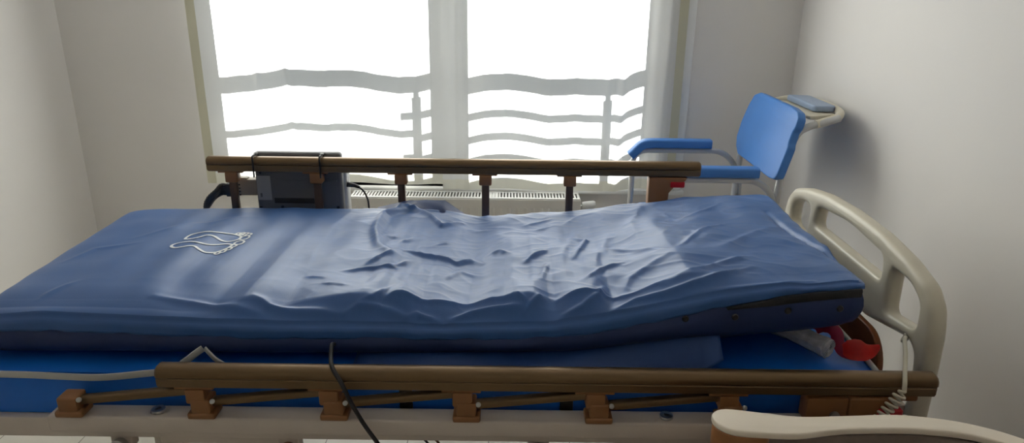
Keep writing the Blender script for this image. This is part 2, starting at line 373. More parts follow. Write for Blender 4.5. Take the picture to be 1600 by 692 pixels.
# ---------------------------------------------------------------- radiator
rad = thing('radiator', 'white panel radiator with a slotted top grille under the window sill', 'radiator')
RX0, RX1, RY0, RY1, RZ0, RZ1 = -.705, .296, 2.895, 3.005, .11, .462
bm = bmesh.new()
add_box(bm, RX0, RX1, RY0, RY0+.016, RZ0, RZ1-.004, .004)
add_box(bm, RX0, RX1, RY1-.016, RY1, RZ0, RZ1-.004, .004)
add_box(bm, RX0, RX0+.012, RY0+.01, RY1-.01, RZ0+.01, RZ1-.006, .003)
add_box(bm, RX1-.012, RX1, RY0+.01, RY1-.01, RZ0+.01, RZ1-.006, .003)
for k in range(28):   # pressed vertical channels
    x = RX0+.03+k*(RX1-RX0-.06)/27
    add_box(bm, x-.009, x+.009, RY0-.0008, RY0+.004, RZ0+.03, RZ1-.04, .0025, 1)
from_bm('panel', bm, M_rad, rad, smooth=True, angle=45)
bm = bmesh.new()   # top grille : two lengthwise strips joined by short slats
n = 72; L = RX1-RX0-.02
add_box(bm, RX0+.004, RX1-.004, RY0+.004, RY0+.022, RZ1-.004, RZ1, 0)
add_box(bm, RX0+.004, RX1-.004, RY1-.022, RY1-.004, RZ1-.004, RZ1, 0)
for k in range(n+1):
    x = RX0+.01+k*L/n
    if k in (44, 45, 46): w = .0062
    else: w = .0038
    add_box(bm, x-w, x+w, RY0+.02, RY1-.02, RZ1-.004, RZ1, 0)
from_bm('grille', bm, M_white, rad)
box('convector', (RX0+.014, RX1-.014, RY0+.018, RY1-.018, RZ0+.02, RZ1-.02), M_slot, rad)
lathe('valve', [(0,0),(.016,0),(.018,.01),(.018,.05),(.013,.058),(0,.058)], (RX1+.012, 2.95, RZ1-.045), (1,.0,.12), M_white, rad)
lathe('valve_stub', [(0,0),(.010,0),(.010,.05),(0,.05)], (RX1-.005, 2.95, RZ1-.05), (1,0,0), M_steel, rad)
tube('valve_pipe', fillet([(RX1+.03,2.95,RZ1-.05),(RX1+.03,2.955,.06),(RX1+.03,3.045,.06)],.03), .008, M_white, rad)
for x in (RX0+.12, RX1-.12): box('bracket', (x-.015,x+.015,RY1-.004,YB,RZ0+.05,RZ1-.06), M_white, rad)

# ---------------------------------------------------------------- hospital bed
bed = thing('hospital_bed', 'hospital bed with brown metal side rails, cream frame and cream headboard', 'bed')
BY0, BY1 = 1.22, 2.065
bm = bmesh.new()
for y0, y1 in ((1.222,1.258),(2.02,2.056)): add_box(bm, -1.26, .82, y0, y1, .452, .498, .004)
for x in (-1.26,-.55,.10,.79): add_box(bm, x, x+.035, 1.25, 2.03, .455, .495, .003)
from_bm('frame', bm, M_creamF, bed, smooth=True, angle=45)
boxes('mounting_bar', [(-.905,.80,1.172,1.218,.499,.535)], M_creamF, bed, bev=.005)
boxes('mounting_bar', [(-.905,.80,2.062,2.098,.499,.535)], M_creamF, bed, bev=.005)
bm = bmesh.new()
add_box(bm, -1.24,.80,1.262,2.016,.487,.4995,.002)
from_bm('deck', bm, M_post, bed)
# under structure
for (x,y) in ((-.735,1.30),(-.735,1.98),(.46,1.30),(.46,1.98)):
    lg = box('leg', (x-.026,x+.026,y-.03,y+.03,.13,.452), M_creamF, bed, bev=.005)
    box('castor_fork', (x-.02,x+.02,y-.024,y+.024,.085,.135), M_steel, lg, bev=.004)
    lathe('castor', [(0,-.014),(.040,-.014),(.046,-.008),(.046,.008),(.040,.014),(0,.014)], (x,y,.047), (0,1,0), M_blackp, lg)
box('crossbar', (-.71,.435,1.29,1.33,.17,.21), M_creamF, bed)
box('crossbar', (-.71,.435,1.95,1.99,.17,.21), M_creamF, bed)
box('gusset', (-.72,-.455,1.225,1.262,.438,.454), M_creamF, bed, bev=.003)
box('gusset', (.22,.48,1.225,1.262,.432,.454), M_creamF, bed, bev=.003)
for x, z in ((-.80,.437),(-.455,.432),(.06,.437)):
    lathe('bolt', [(0,0),(.015,0),(.017,.004),(.017,.014),(.010,.018),(0,.018)], (x,1.222,z), (0,-1,0), M_steel if x<-.6 else M_brk, bed)
    box('bolt_tab', (x-.022,x+.022,1.224,1.25,z-.012,.455), M_creamF, bed)
for x in (-.695, .31):
    lathe('ring', [(.006,0),(.013,0),(.014,.003),(.013,.006),(.006,.006)], (x,1.195,.535), (0,0,1), M_steel, bed)

def side_rail(x0, y, z, up):
    """fold-down guard rail: bar, pivoting posts, top and bottom brackets."""
    L = 1.495
    bm = bmesh.new()
    prof = [(-.010,-.0225),(.010,-.0225),(.0165,-.019),(.0165,-.004),(.0150,-.002),(.0185,.002),(.0190,.008),(.0175,.014),(.013,.0195),(.006,.0225),
            (-.006,.0225),(-.013,.0195),(-.0175,.014),(-.0190,.008),(-.0185,.002),(-.0150,-.002),(-.0165,-.004),(-.0165,-.019)]
    sweep(bm, [(x0,y,z),(x0+.004,y,z),(x0+L-.004,y,z),(x0+L,y,z)], prof, up=(0,0,1),
          scale=lambda t: .86 if t in (0.0,1.0) else 1.0)
    r = from_bm('side_rail', bm, M_rail, bed, smooth=True, angle=32)
    s = -1 if not up else 1
    zt = z-.0225
    off = .071
    xs = [x0+off+k*.2575 for k in range(5)]
    f = -1 if y < 1.6 else 1                                     # outward side
    for k, x in enumerate(xs):
        # bracket under the bar
        bmb = bmesh.new()
        add_box(bmb, x-.040, x+.036, y-.013, y+.013, zt-.004, zt+.003, .0015)
        add_box(bmb, x-.019, x+.019, y-.017, y+.017, zt-.034, zt-.002, .004)
        from_bm('rail_bracket', bmb, M_brk, r, smooth=True, angle=45)
    if up:
        px = xs
        for x in px:
            box('post', (x-.0115,x+.0115,y-.009,y+.009,.53,zt-.028), M_post, r, bev=.003)
            boxes('base_block', [(x-.027,x+.027,y-.024,y+.024,.535,.552),(x-.018,x+.018,y-.02,y+.02,.55,.592)], M_brk, r, bev=.004)
    else:
        for k in range(6):
            x = x0 + off - .2575 + k*.2575 + .008
            boxes('base_block', [(x-.027,x+.027,y-.021,y+.021,.5352,.549),(x-.019,x+.019,y-.019,y+.019,.547,.578)], M_brk, r, bev=.004)
            lathe('pivot_pin', [(0,0),(.0045,0),(.005,.001),(.005,.004),(.003,.005),(0,.005)], (x+.0225,y-.012,.572), (.3,-.9,.5), M_steel, r, n=14)
            x2 = x+.2575-.012
            if k < 5:
                bm = bmesh.new(); sweep(bm, [(x+.012,y+.004,.5625),(x2-.008,y+.004,.588)], rrect(.018,.0165,.004,2), up=(0,0,1))
                from_bm('post', bm, M_rail, r, smooth=True, angle=50)
    # latch end
    xe = x0+L
    if up:
        lb = plate('latch_block', [[(xe-.155,zt-.002),(xe-.152,.56),(xe-.098,.56),(xe-.092,zt-.05),(xe-.075,zt-.028),(xe-.045,zt-.012),(xe-.04,zt-.002)]],
            (0,y,0), (1,0,0), (0,0,1), .036, M_brk, r, bev=.003)
        box('release_button', (xe-.09,xe-.046,y-.02,y+.016,zt-.032,zt-.014), M_red, r, bev=.003)
    else:
        boxes('latch_block', [(xe-.245,xe-.165,y-.018,y+.018,.545,.598),(xe-.165,xe-.075,y-.022,y+.02,.536,.601),(xe-.09,xe-.03,y-.012,y+.012,.59,.603)], M_brk, r, bev=.004)
        box('release_button', (xe-.11,xe-.062,y-.027,y-.004,.562,.580), M_red, r, bev=.004)
        lathe('pivot_pin', [(0,0),(.009,0),(.009,.006),(0,.006)], (xe-.19,y-.018,.562), (0,-1,.2), M_steel, r, n=14)
    return r
side_rail(-.678, 1.187, .624, False)
side_rail(-.926, 2.078, .814, True)

# headboard: moulded cream board with three grip openings, brown panel below
def loop(pts, n=6): return [(p.x, p.y) for p in catmull([(a,b,0) for a,b in pts], n, closed=True)]
cy = 1.675
def mir(pts): return [(2*cy-a, b) for a, b in pts][::-1]
half = [(1.272,.30),(1.268,.45),(1.266,.60),(1.268,.68),(1.282,.735),(1.32,.772),(1.40,.795),(1.52,.812)]
outer = half + [(cy,.818)] + mir(half)
inner_half = [(1.305,.30),(1.305,.58),(1.312,.622),(1.335,.636),(1.36,.634),(1.52,.602)]
outline = outer + [(2*cy-a, b) for a, b in inner_half] + inner_half[::-1]
def fil2(pts, r=.012):
    P = [(a,b,0) for a,b in pts]
    P2 = [P[-1]]+P+[P[0]]
    out = fillet(P2, r, 4)[1:-1]
    return [(p.x,p.y) for p in out]
hole_mid = fil2([(1.485,.712),(1.865,.712),(1.855,.768),(1.70,.782),(1.65,.782),(1.495,.768)], .018)
hole_n = fil2([(1.322,.668),(1.445,.650),(1.448,.758),(1.37,.752),(1.325,.728)], .02)
hole_f = [(2*cy-a, b) for a, b in hole_n][::-1]
hb = plate('headboard', [fil2(outline,.015), hole_mid, hole_n, hole_f], (.862,0,0), (0,1,0), (0,0,1), .04, M_cream, bed, bev=.014)
plate('wood_panel', [fil2([(1.405,.30),(1.405,.55),(1.45,.598),(1.90,.598),(1.945,.55),(1.945,.30)],.035)], (.838,0,0), (0,1,0), (0,0,1), .016, M_wood, hb, bev=.003)
box('headboard_bracket', (.80,.85,1.30,1.34,.46,.50), M_creamF, hb)
box('headboard_bracket', (.80,.85,2.00,2.04,.46,.50), M_creamF, hb)

# ---------------------------------------------------------------- lower foam mattress
fm = thing('foam_mattress', 'bright blue foam mattress with off-white piping, lying under the crumpled air mattress', 'mattress')
bm = bmesh.new()
FX0, FX1, FY0, FY1, FZ0, FZ1 = -1.24, .752, 1.238, 2.03, .4995, .602
nx, ny = 90, 36
def foam_z(x, y):
    e = min(x-FX0, FX1-x, y-FY0, FY1-y)
    return FZ1 - .006*math.exp(-(e/.02)) + .0015*math.sin(x*23)*math.cos(y*17) - .0015
vs = [[bm.verts.new((FX0+(FX1-FX0)*i/nx, FY0+(FY1-FY0)*j/ny, foam_z(FX0+(FX1-FX0)*i/nx, FY0+(FY1-FY0)*j/ny))) for j in range(ny+1)] for i in range(nx+1)]
for i in range(nx):
    for j in range(ny): bm.faces.new((vs[i][j],vs[i+1][j],vs[i+1][j+1],vs[i][j+1]))
ring = [vs[i][0] for i in range(nx+1)]+[vs[nx][j] for j in range(1,ny+1)]+[vs[i][ny] for i in range(nx-1,-1,-1)]+[vs[0][j] for j in range(ny-1,0,-1)]
prev = ring; 
for lv in range(1, 9):
    z = FZ1-.008-(FZ1-.008-FZ0)*lv/8; cur = []
    for v in ring:
        x, y = v.co.x, v.co.y
        b = .004*math.sin(PI*lv/8)+.0022*math.sin(x*31+lv*.9)*math.sin(PI*lv/8)+.0015*math.sin(x*77+lv*1.7)*math.sin(PI*lv/8)
        ox = -b if x <= FX0+1e-6 else (b if x >= FX1-1e-6 else 0); oy = -b if y <= FY0+1e-6 else (b if y >= FY1-1e-6 else 0)
        cur.append(bm.verts.new((x+ox, y+oy, z)))
    for k in range(len(ring)):
        bm.faces.new((prev[k], cur[k], cur[(k+1)%len(ring)], prev[(k+1)%len(ring)]))
    prev = cur
bm.faces.new(prev)
from_bm('mattress_body', bm, M_foam, fm, smooth=True, angle=60)
def ribbon(name, pts, w, th, m, par, up=(0,0,1), n=5, tilt=None):
    bm = bmesh.new(); sweep(bm, catmull(pts, n), rrect(th, w, min(w,th)*.4, 2), up=up)
    return from_bm(name, bm, m, par, smooth=True, angle=60)
ribbon('piping', [(FX1-.004,2.02,.602),(FX1+.001,1.8,.601),(FX1+.001,1.4,.601),(FX1-.004,1.255,.602),(FX1-.02,1.240,.602),(.6,1.2365,.600),(.3,1.236,.600),(-.1,1.236,.6),(-.4,1.235,.6)], .011, .011, M_pipe, fm)
ribbon('loose_tape', [(-1.24,1.232,.592),(-1.0,1.229,.5935),(-.9,1.228,.591),(-.82,1.227,.590),(-.74,1.228,.598),(-.68,1.230,.606),(-.655,1.238,.618),(-.632,1.25,.634),(-.620,1.258,.641)], .015, .004, M_pipe, fm)
ribbon('loose_tape', [(-.616,1.258,.641),(-.603,1.250,.632),(-.585,1.243,.620),(-.555,1.238,.608),(-.50,1.236,.604),(-.40,1.235,.602)], .011, .004, M_pipe, fm)
ribbon('dangling_strap', [(-.66,1.228,.60),(-.69,1.215,.590),(-.672,1.212,.583),(-.70,1.208,.574),(-.722,1.205,.566)], .016, .003, M_strap, fm)
for x in (-.21,.115):
    box('strap_band', (x-.013,x+.013,1.2275,1.236,.502,.596), M_blackp, fm, bev=.002)

# ---------------------------------------------------------------- upper air mattress
am = thing('air_mattress', 'crumpled blue air mattress with white footprint print, on top of the bright blue mattress', 'mattress')
YS, YCR, YFAR = 1.285, 1.33, 2.02
def edge_l(y): return -1.10 - .075*np.clip((y-1.27)/.73, 0, 1)
def edge_r(y): return .688 + .062*np.clip((y-1.27)/.73, 0, 1)
def smoothed(tab, x, s=.012):
    x = np.asarray(x, float)
    return (lerp_tab(tab, x-s)+2*lerp_tab(tab, x)+lerp_tab(tab, x+s))/4
def seg_d(X, Y, a, b):
    ax, ay = a; bx, by = b; dx, dy = bx-ax, by-ay; L2 = dx*dx+dy*dy+1e-12
    t = np.clip(((X-ax)*dx+(Y-ay)*dy)/L2, 0, 1)
    return np.hypot(X-ax-t*dx, Y-ay-t*dy), t
def fold_h(X, Y):
    H = np.zeros_like(X)
    for pl, a, w in FOLDS:
        w = w*1.0
        best = np.full_like(X, 9.0); pos = np.zeros_like(X)
        lens = [math.dist(pl[i], pl[i+1]) for i in range(len(pl)-1)]; tot = sum(lens)+1e-9; acc = 0
        for i in range(len(pl)-1):
            d, t = seg_d(X, Y, pl[i], pl[i+1])
            m = d < best; best = np.where(m, d, best); pos = np.where(m, (acc+t*lens[i])/tot, pos); acc += lens[i]
        taper = .35+.65*np.clip(np.minimum(pos, 1-pos)/.25, 0, 1)
        H += 1.2*a*taper*(.65*np.exp(-(best/w)**2)+.35*np.exp(-best/(w*.8)))
    return H
def surf(X, Y):
    X = np.asarray(X, float); Y = np.asarray(Y, float)
    zc = smoothed(CREST_Z, X); zs = smoothed(SEAM_Z, X, .02); zf = smoothed(FAR_Z, X, .03)
    t = np.clip((YCR-Y)/(YCR-YS), 0, 1)
    near = zc-(zc-zs)*(t**1.15)
    u = np.clip((Y-YCR)/(YFAR-YCR), 0, 1)
    zc2 = smoothed(CREST_Z, X, .05)
    top = zc*(1-np.clip(u*6,0,1)) + zc2*np.clip(u*6,0,1)
    top = top*(1-u)+zf*u
    ne = zc+np.maximum((zc-zs)/(YCR-YS), .5)*(Y-YCR)
    ne = np.where(Y < YCR, near, ne)
    k = .003+.030*np.clip((-.55-X)/.25, 0, 1)
    tp = np.where(Y < YCR, zc, top)
    h = np.clip(.5+.5*(ne-tp)/k, 0, 1)
    z = ne*(1-h)+tp*h-k*h*(1-h)*np.clip((Y-YS)/.02, 0, 1)
    # cross-wise air cells
    inside = np.clip((Y-YCR+.01)/.10, 0, 1)*np.clip((2.03-Y)/.1, 0, 1)
    cell = .5+.5*np.cos(2*PI*(X+.012*np.sin(Y*9)+.02)/.128)
    amp = .0055*np.clip((X+1.12)/.3, 0, 1)*(1-.45*np.clip((X+.25)/.2, 0, 1))
    z = z + amp*cell*inside
    # far edge rolls over
    z = z - .035*np.clip((Y-1.985)/.05, 0, 1)**2
    el = X-edge_l(Y); er = edge_r(Y)-X
    z = z - .028*np.exp(-(np.clip(el,0,1)/.022)**1.3) - .005*np.exp(-(np.clip(er,0,1)/.012)**1.5)
    return z + fold_h(X, Y)*inside_w(Y)
def inside_w(Y): return np.clip((Y-1.275)/.02, .0, 1)
NX, NY = 520, 215
ys = np.concatenate([np.linspace(YS, YCR, 24, endpoint=False), np.linspace(YCR, 2.035, NY-24)])
U = np.linspace(0, 1, NX)
YY, UU = np.meshgrid(ys, U, indexing='ij')
XX = edge_l(YY)*(1-UU)+edge_r(YY)*UU
# rounded corners at the foot end
ZZ = surf(XX, YY)
nzv = np.zeros_like(ZZ)
for j in range(len(ys)):
    for i in range(NX):
        x, y = XX[j,i], YY[j,i]
        w = max(0.0, min(1.0, (x+.55)/.25))*max(0.0, min(1.0, (.78-x)/.2))
        lw = max(0.0, min(1.0, (x+.62)/.3))
        base = mnoise.noise(Vector((x*7, y*9, 0)))*.0035 + lw*mnoise.noise(Vector((x*5.5+y*2, y*6.5, 4.2)))*.011 + lw*mnoise.noise(Vector((x*13-y*5, y*17, 9.2)))*.0035
        if w > 0:
            q = Vector((x*11+.6*math.sin(y*13), y*19+x*4, 3.1))
            r = 1-abs(mnoise.noise(q))*2.0
            q2 = Vector((x*24-y*9, y*34+x*12, 7.7)); r2 = 1-abs(mnoise.noise(q2))*2.2
            base += w*(.0016*max(r,0)**3+.0004*max(r2,0)**2)
        nzv[j,i] = base
ZZ = ZZ + nzv*np.clip((YY-YS)/.06, 0, 1)
verts = [(float(XX[j,i]), float(YY[j,i]), float(ZZ[j,i])) for j in range(len(ys)) for i in range(NX)]
faces = [(j*NX+i, j*NX+i+1, (j+1)*NX+i+1, (j+1)*NX+i) for j in range(len(ys)-1) for i in range(NX-1)]
# border ring: near row, right column, far row, left column; drops to the hem
NJ = len(ys)
ring = [i for i in range(NX)]+[j*NX+NX-1 for j in range(1,NJ)]+[(NJ-1)*NX+i for i in range(NX-2,-1,-1)]+[j*NX for j in range(NJ-2,0,-1)]
def hem_z(x, y):
    h = float(smoothed(HEM_Z, x, .03))
    zb = float(smoothed(BASE_Z, x, .03))
    if y > 1.3:
        f = min(1, (y-1.3)/.5); far = float(smoothed(FAR_Z, x, .05))-.075
        h = h*(1-f)+far*f
    return h
def outward(x, y):
    o = Vector((0,0,0))
    if y <= YS+1e-4: o.y = -1
    elif y >= 2.0349: o.y = 1
    if x <= float(edge_l(y))+1e-4: o.x = -1
    elif x >= float(edge_r(y))-1e-4: o.x = 1
    return o.normalized() if o.length else o
prev = ring
levels = 7
for lv in range(1, levels+1):
    cur = []; f = lv/levels
    for k, vi in enumerate(ring):
        x, y, z = verts[vi]; zt = z; hz = min(hem_z(x, y), zt-.012)
        o = outward(x, y)
        d = .013*min(1, f*2.2) + .0012*math.sin(x*37+2)*f + .001*math.sin(x*90)*f
        if f < .2: d += -.004
        cur.append(len(verts)); verts.append((x+o.x*d, y+o.y*d, zt+(hz-zt)*f))
    n = len(ring)
    for k in range(n): faces.append((prev[k], cur[k], cur[(k+1)%n], prev[(k+1)%n]))
    prev = cur
# short return under the hem
cur = []
for k, vi in enumerate(prev):
    x, y, z = verts[vi]; o = outward(*verts[ring[k]][:2]); cur.append(len(verts)); verts.append((x-o.x*.012, y-o.y*.012, z+.003))
for k in range(len(ring)): faces.append((prev[k], cur[k], cur[(k+1)%len(ring)], prev[(k+1)%len(ring)]))
cov = mk('cover', verts, faces, M_cover, am)

def base_low(x, y):
    """underside of the air mattress; the near head corner curls up off the foam mattress."""
    near = float(smoothed(BASE_Z, x, .03))
    f = min(1, max(0, (y-1.285)/.14))
    lift = .045*max(0, min(1, (x-.42)/.3))*max(0, 1-(y-1.3)/.7)
    return near*(1-f)**2 + (.606+lift)*(1-(1-f)**2)
bx = np.linspace(0, 1, 140); by = np.linspace(1.278, 2.03, 30)
vs = []; fs = []
for j, y in enumerate(by):
    for i, u in enumerate(bx):
        x = float(edge_l(y)*(1-u)+edge_r(y)*u)*.999
        vs.append((x, y, base_low(x, y)))
n1, n2 = len(bx), len(by)
for j in range(n2-1):
    for i in range(n1-1): fs.append((j*n1+i, (j+1)*n1+i, (j+1)*n1+i+1, j*n1+i+1))
ring = [i for i in range(n1)]+[j*n1+n1-1 for j in range(1,n2)]+[(n2-1)*n1+i for i in range(n1-2,-1,-1)]+[j*n1 for j in range(n2-2,0,-1)]
prev = ring
for lv in range(1, 7):
    f = lv/6; cur = []
    for vi in ring:
        x, y, z = vs[vi]; top = hem_z(x, y)+.006
        b = .010*math.sin(PI*min(1,f*1.0))+.003*math.sin(x*21+1.3)*math.sin(PI*f)
        ox = oy = 0
        if y <= 1.2781: oy = -b-.002
        elif y >= 2.0299: oy = b*.3
        if x >= float(edge_r(y))*.999-1e-3: ox = b
        cur.append(len(vs)); vs.append((x+ox, y+oy, z+(max(top, z+.01)-z)*f))
    for k in range(len(ring)): fs.append((prev[k], prev[(k+1)%len(ring)], cur[(k+1)%len(ring)], cur[k]))
    prev = cur
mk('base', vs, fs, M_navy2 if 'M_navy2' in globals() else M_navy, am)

# zipper along the near side at the head end
bm = bmesh.new(); pts = []
rows = []
for k in range(41):
    x = .43+k*(.690-.43)/40; w = .002+.010*min(1, (k/14))
    z = hem_z(x, 1.27)-.002
    a = [bm.verts.new((x,1.2665,z+w*.35)), bm.verts.new((x,1.2645,z)), bm.verts.new((x,1.2655,z-w)), bm.verts.new((x,1.274,z-w)), bm.verts.new((x,1.274,z+w*.35))]
    rows.append(a)
for a, b in zip(rows, rows[1:]):
    for q in range(5): bm.faces.new((a[q],a[(q+1)%5],b[(q+1)%5],b[q]))
bm.faces.new(rows[0]); bm.faces.new(rows[-1][::-1])
from_bm('zipper', bm, M_zip, am, smooth=True)
for x, z in ((.347,.718),(.445,.723),(.548,.738),(.650,.744)):
    lathe('snap_button', [(0,0),(.006,0),(.007,.0015),(.005,.004),(0,.004)], (x,1.2635,z), (0,-1,.1), M_blackp, am, n=14)
# navy skirt hanging out from under it
flap_top = [(-.32,.612),(-.29,.635),(-.20,.640),(-.05,.632),(.06,.634),(.14,.638),(.21,.652),(.30,.674),(.37,.688),(.40,.689),(.425,.684)]
flap_bot = [(-.34,.604),(.30,.604),(.385,.606),(.40,.622),(.425,.640)]
vs = []; fs = []; nu, nv = 90, 12
for s in (0,1):
    for i in range(nu+1):
        x = -.32+i*(.425+.32)/nu
        zt = float(lerp_tab(flap_top, x)); zb = float(lerp_tab(flap_bot, x))
        for j in range(nv+1):
            f = j/nv; z = zt+(zb-zt)*f
            y = 1.300-.062*f + .003*math.sin(x*26+f*3)*math.sin(PI*f) + s*.002
            vs.append((x, y, z))
N = (nu+1)*(nv+1)
for s in (0,1):
    for i in range(nu):
        for j in range(nv):
            a = s*N+i*(nv+1)+j; q = (a, a+1, a+nv+2, a+nv+1); fs.append(q if s else q[::-1])
for i in range(nu):
    for j in (0, nv):
        a = i*(nv+1)+j; fs.append((a, a+nv+1, a+nv+1+N, a+N))
for j in range(nv):
    for i in (0, nu):
        a = i*(nv+1)+j; fs.append((a, a+1, a+1+N, a+N))
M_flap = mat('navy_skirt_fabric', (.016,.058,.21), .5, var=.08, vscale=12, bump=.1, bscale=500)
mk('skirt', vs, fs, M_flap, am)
# turned-up corner of the cover at the far edge
bm = bmesh.new(); g = []
tu_top = [(-.41,.690),(-.37,.700),(-.315,.7125),(-.26,.715),(-.205,.7145),(-.195,.708),(-.145,.672)]
for i in range(45):
    x = -.41+.265*i/44; row = []
    zt = float(lerp_tab(tu_top, x)); y0 = 1.955+.03*math.sin(x*17)
    zs_ = float(surf(np.array(x), np.array(y0)))-.006
    for j in range(12):
        f = j/11; row.append(bm.verts.new((x, y0+(2.048-y0)*f, zs_+(zt-zs_)*(f**.75)+.0018*math.sin(x*60+f*4)*math.sin(PI*f))))
    for q in (1,2,3): row.append(bm.verts.new((x, 2.048+.004*q, zt-.012*q*q)))
    g.append(row)
for a, b in zip(g, g[1:]):
    for j in range(len(a)-1): bm.faces.new((a[j],b[j],b[j+1],a[j+1]))
bmesh.ops.solidify(bm, geom=bm.faces[:], thickness=.002)
from_bm('turned_up_corner', bm, M_flap, am, smooth=True)

# printed footprints, lying on the cover
def print_ribbon(bm, pts, w):
    P = catmull([(a,b,0) for a,b in pts], 6, closed=True); n = len(P); L = []; R_ = []
    for i in range(n):
        t = (P[(i+1)%n]-P[(i-1)%n]).normalized(); s = Vector((-t.y,t.x,0))*w/2
        for lst, q in ((L,P[i]+s),(R_,P[i]-s)):
            z = float(surf(np.array(q.x), np.array(q.y)))+mnoise.noise(Vector((q.x*7,q.y*9,0)))*.0035+.0014
            lst.append(bm.verts.new((q.x,q.y,z)))
    for i in range(n): bm.faces.new((L[i],L[(i+1)%n],R_[(i+1)%n],R_[i]))
for out, toes in FEET:
    bm = bmesh.new(); print_ribbon(bm, out, .007)
    for tx, ty, s in toes:
        ring_pts = [(tx+.0105*s*math.cos(a)*1.0, ty+.0085*s*1.7*math.sin(a)) for a in [2*PI*k/8 for k in range(8)]]
        print_ribbon(bm, ring_pts, .0055)
    from_bm('footprint_print', bm, M_print, am, smooth=True)

# ---------------------------------------------------------------- air pump on the far rail
ap = thing('air_pump', 'grey air mattress pump box hooked over the far side rail', 'pump')
PX0, PX1, PY0, PY1 = -.800, -.530, 2.108, 2.20
bm = bmesh.new(); add_box(bm, PX0, PX1, PY0, PY0+.035, .60, .842, .010, 3)
from_bm('rear_shell', bm, M_pump, ap, smooth=True, angle=40)
bm = bmesh.new(); add_box(bm, PX0+.006, PX1+.006, PY0+.034, PY1, .605, .812, .012, 3)
from_bm('front_shell', bm, M_pump2, ap, smooth=True, angle=40)
box('label_sticker', (-.795,-.752,PY0-.0015,PY0+.002,.690,.768), M_label, ap, bev=.0004)
box('label_mark', (-.787,-.781,PY0-.0022,PY0,.700,.712), M_pump, ap, bev=.0003)
box('recess_shade', (-.745,-.600,PY0-.001,PY0+.003,.680,.697), M_blackp, ap, bev=.0004)  # flat black strip on the shell, painted as the shade of a recess
box('raised_rib', (-.745,-.545,PY0-.003,PY0+.003,.752,.757), M_pump, ap, bev=.001)
for x, z in ((-.770,.785),(-.57,.785),(-.79,.665),(-.722,.668),(-.69,.66),(-.547,.668),(-.60,.688)):
    lathe('screw', [(0,0),(.005,0),(.0045,.002),(0,.002)], (x,PY0,z), (0,-1,0), M_blackp, ap, n=12)
for x in (-.781,-.580):
    bm = bmesh.new()
    sweep(bm, fillet([(x,PY0-.001,.775),(x,PY0-.001,.842),(x,2.054,.842),(x,2.054,.778)],.006,4), rrect(.008,.004,.0015,2), up=(1,0,0))
    from_bm('hook', bm, M_blackp, ap, smooth=True, angle=50)
    lathe('hook_cap', [(0,0),(.006,0),(.006,.004),(0,.006)], (x,2.085,.843), (0,0,1), M_label, ap, n=12)
# hose socket and hoses
M_beige = mat('beige_plastic', (.36,.30,.22), .45)
sk = boxes('hose_socket', [(-.868,-.80,PY0+.01,PY0+.05,.700,.752),(-.862,-.83,PY0+.012,PY0+.04,.750,.757)], M_beige, ap, bev=.004)
hs = thing('air_hose', 'bundle of black corrugated air hoses between the pump and the mattress foot end', 'hose')
boxes('connector', [(-.90,-.868,PY0+.012,PY0+.045,.695,.736)]+[(-.872,-.852,PY0+.008,PY0+.012,.700+.011*k,.705+.011*k) for k in range(4)], M_blackp, hs, bev=.002)
for k in range(4):
    dz = .008*k; bm = bmesh.new()
    path = catmull([(-.895,PY0+.02,.704+dz),(-.915,PY0+.018,.705+dz),(-.938+.004*k,PY0+.012-.003*k,.692+dz),(-.957+.006*(k%2)-.002*k,PY0+.006,.668+dz*.8),(-.975+.004*k,PY0,.640+dz*.5),(-.99+.008*k,PY0-.004,.60),(-1.0+.016*k,PY0-.01,.555),(-1.0+.016*k,PY0-.01,.30)], 14)
    sweep(bm, path, circ(.0075,10), scale=lambda t: 1+.07*math.sin(t*420))
    from_bm('hose', bm, M_blackp, hs, smooth=True, angle=80)
pc = thing('power_cord', 'thin black power cord plugged into the right side of the pump', 'cord')
bm = bmesh.new(); sweep(bm, [(-.524,2.15,.732),(-.50,2.15,.728),(-.485,2.15,.722)], circ(.009,12), scale=lambda t: 1-.55*t)
from_bm('plug', bm, M_blackp, pc, smooth=True)
tube('wire', [(-.49,2.15,.724),(-.475,2.15,.712),(-.466,2.155,.69),(-.462,2.16,.66),(-.462,2.17,.55),(-.46,2.2,.3),(-.46,2.22,.06),(-.40,2.3,.006),(-.2,2.5,.006)], .0028, M_blackp, pc, 8, 8)

# cables on the near side
cb = tube('cable', [(-.356,1.262,.652),(-.353,1.235,.664),(-.348,1.205,.655),(-.338,1.176,.648),(-.318,1.158,.625),(-.300,1.152,.585),(-.278,1.150,.54),(-.245,1.150,.48),(-.19,1.152,.36),(-.14,1.16,.2),(-.10,1.18,.02),(-.02,1.2,.006),(.1,1.22,.006)], .0042, M_blackp, None, 8, 10)
tag(cb, 'thick black cable draped over the near side rail and down past the frame', 'cable')
for k, (x, z) in enumerate(((-.196,.43),(-.172,.43))):
    w = tube('cable', [(x-.03,1.32,.49),(x-.018,1.285,.47),(x,1.27,.44),(x+.035,1.275,.38),(x+.08,1.29,.2),(x+.10,1.30,.02),(x+.16,1.32,.004),(x+.3,1.34,.004)], .0026, (M_blackp, M_wood)[k], None, 8, 8)
    tag(w, ('thin dark cable under the bed frame, left one of the pair', 'thin reddish brown cable under the bed frame, right one of the pair')[k], 'cable')

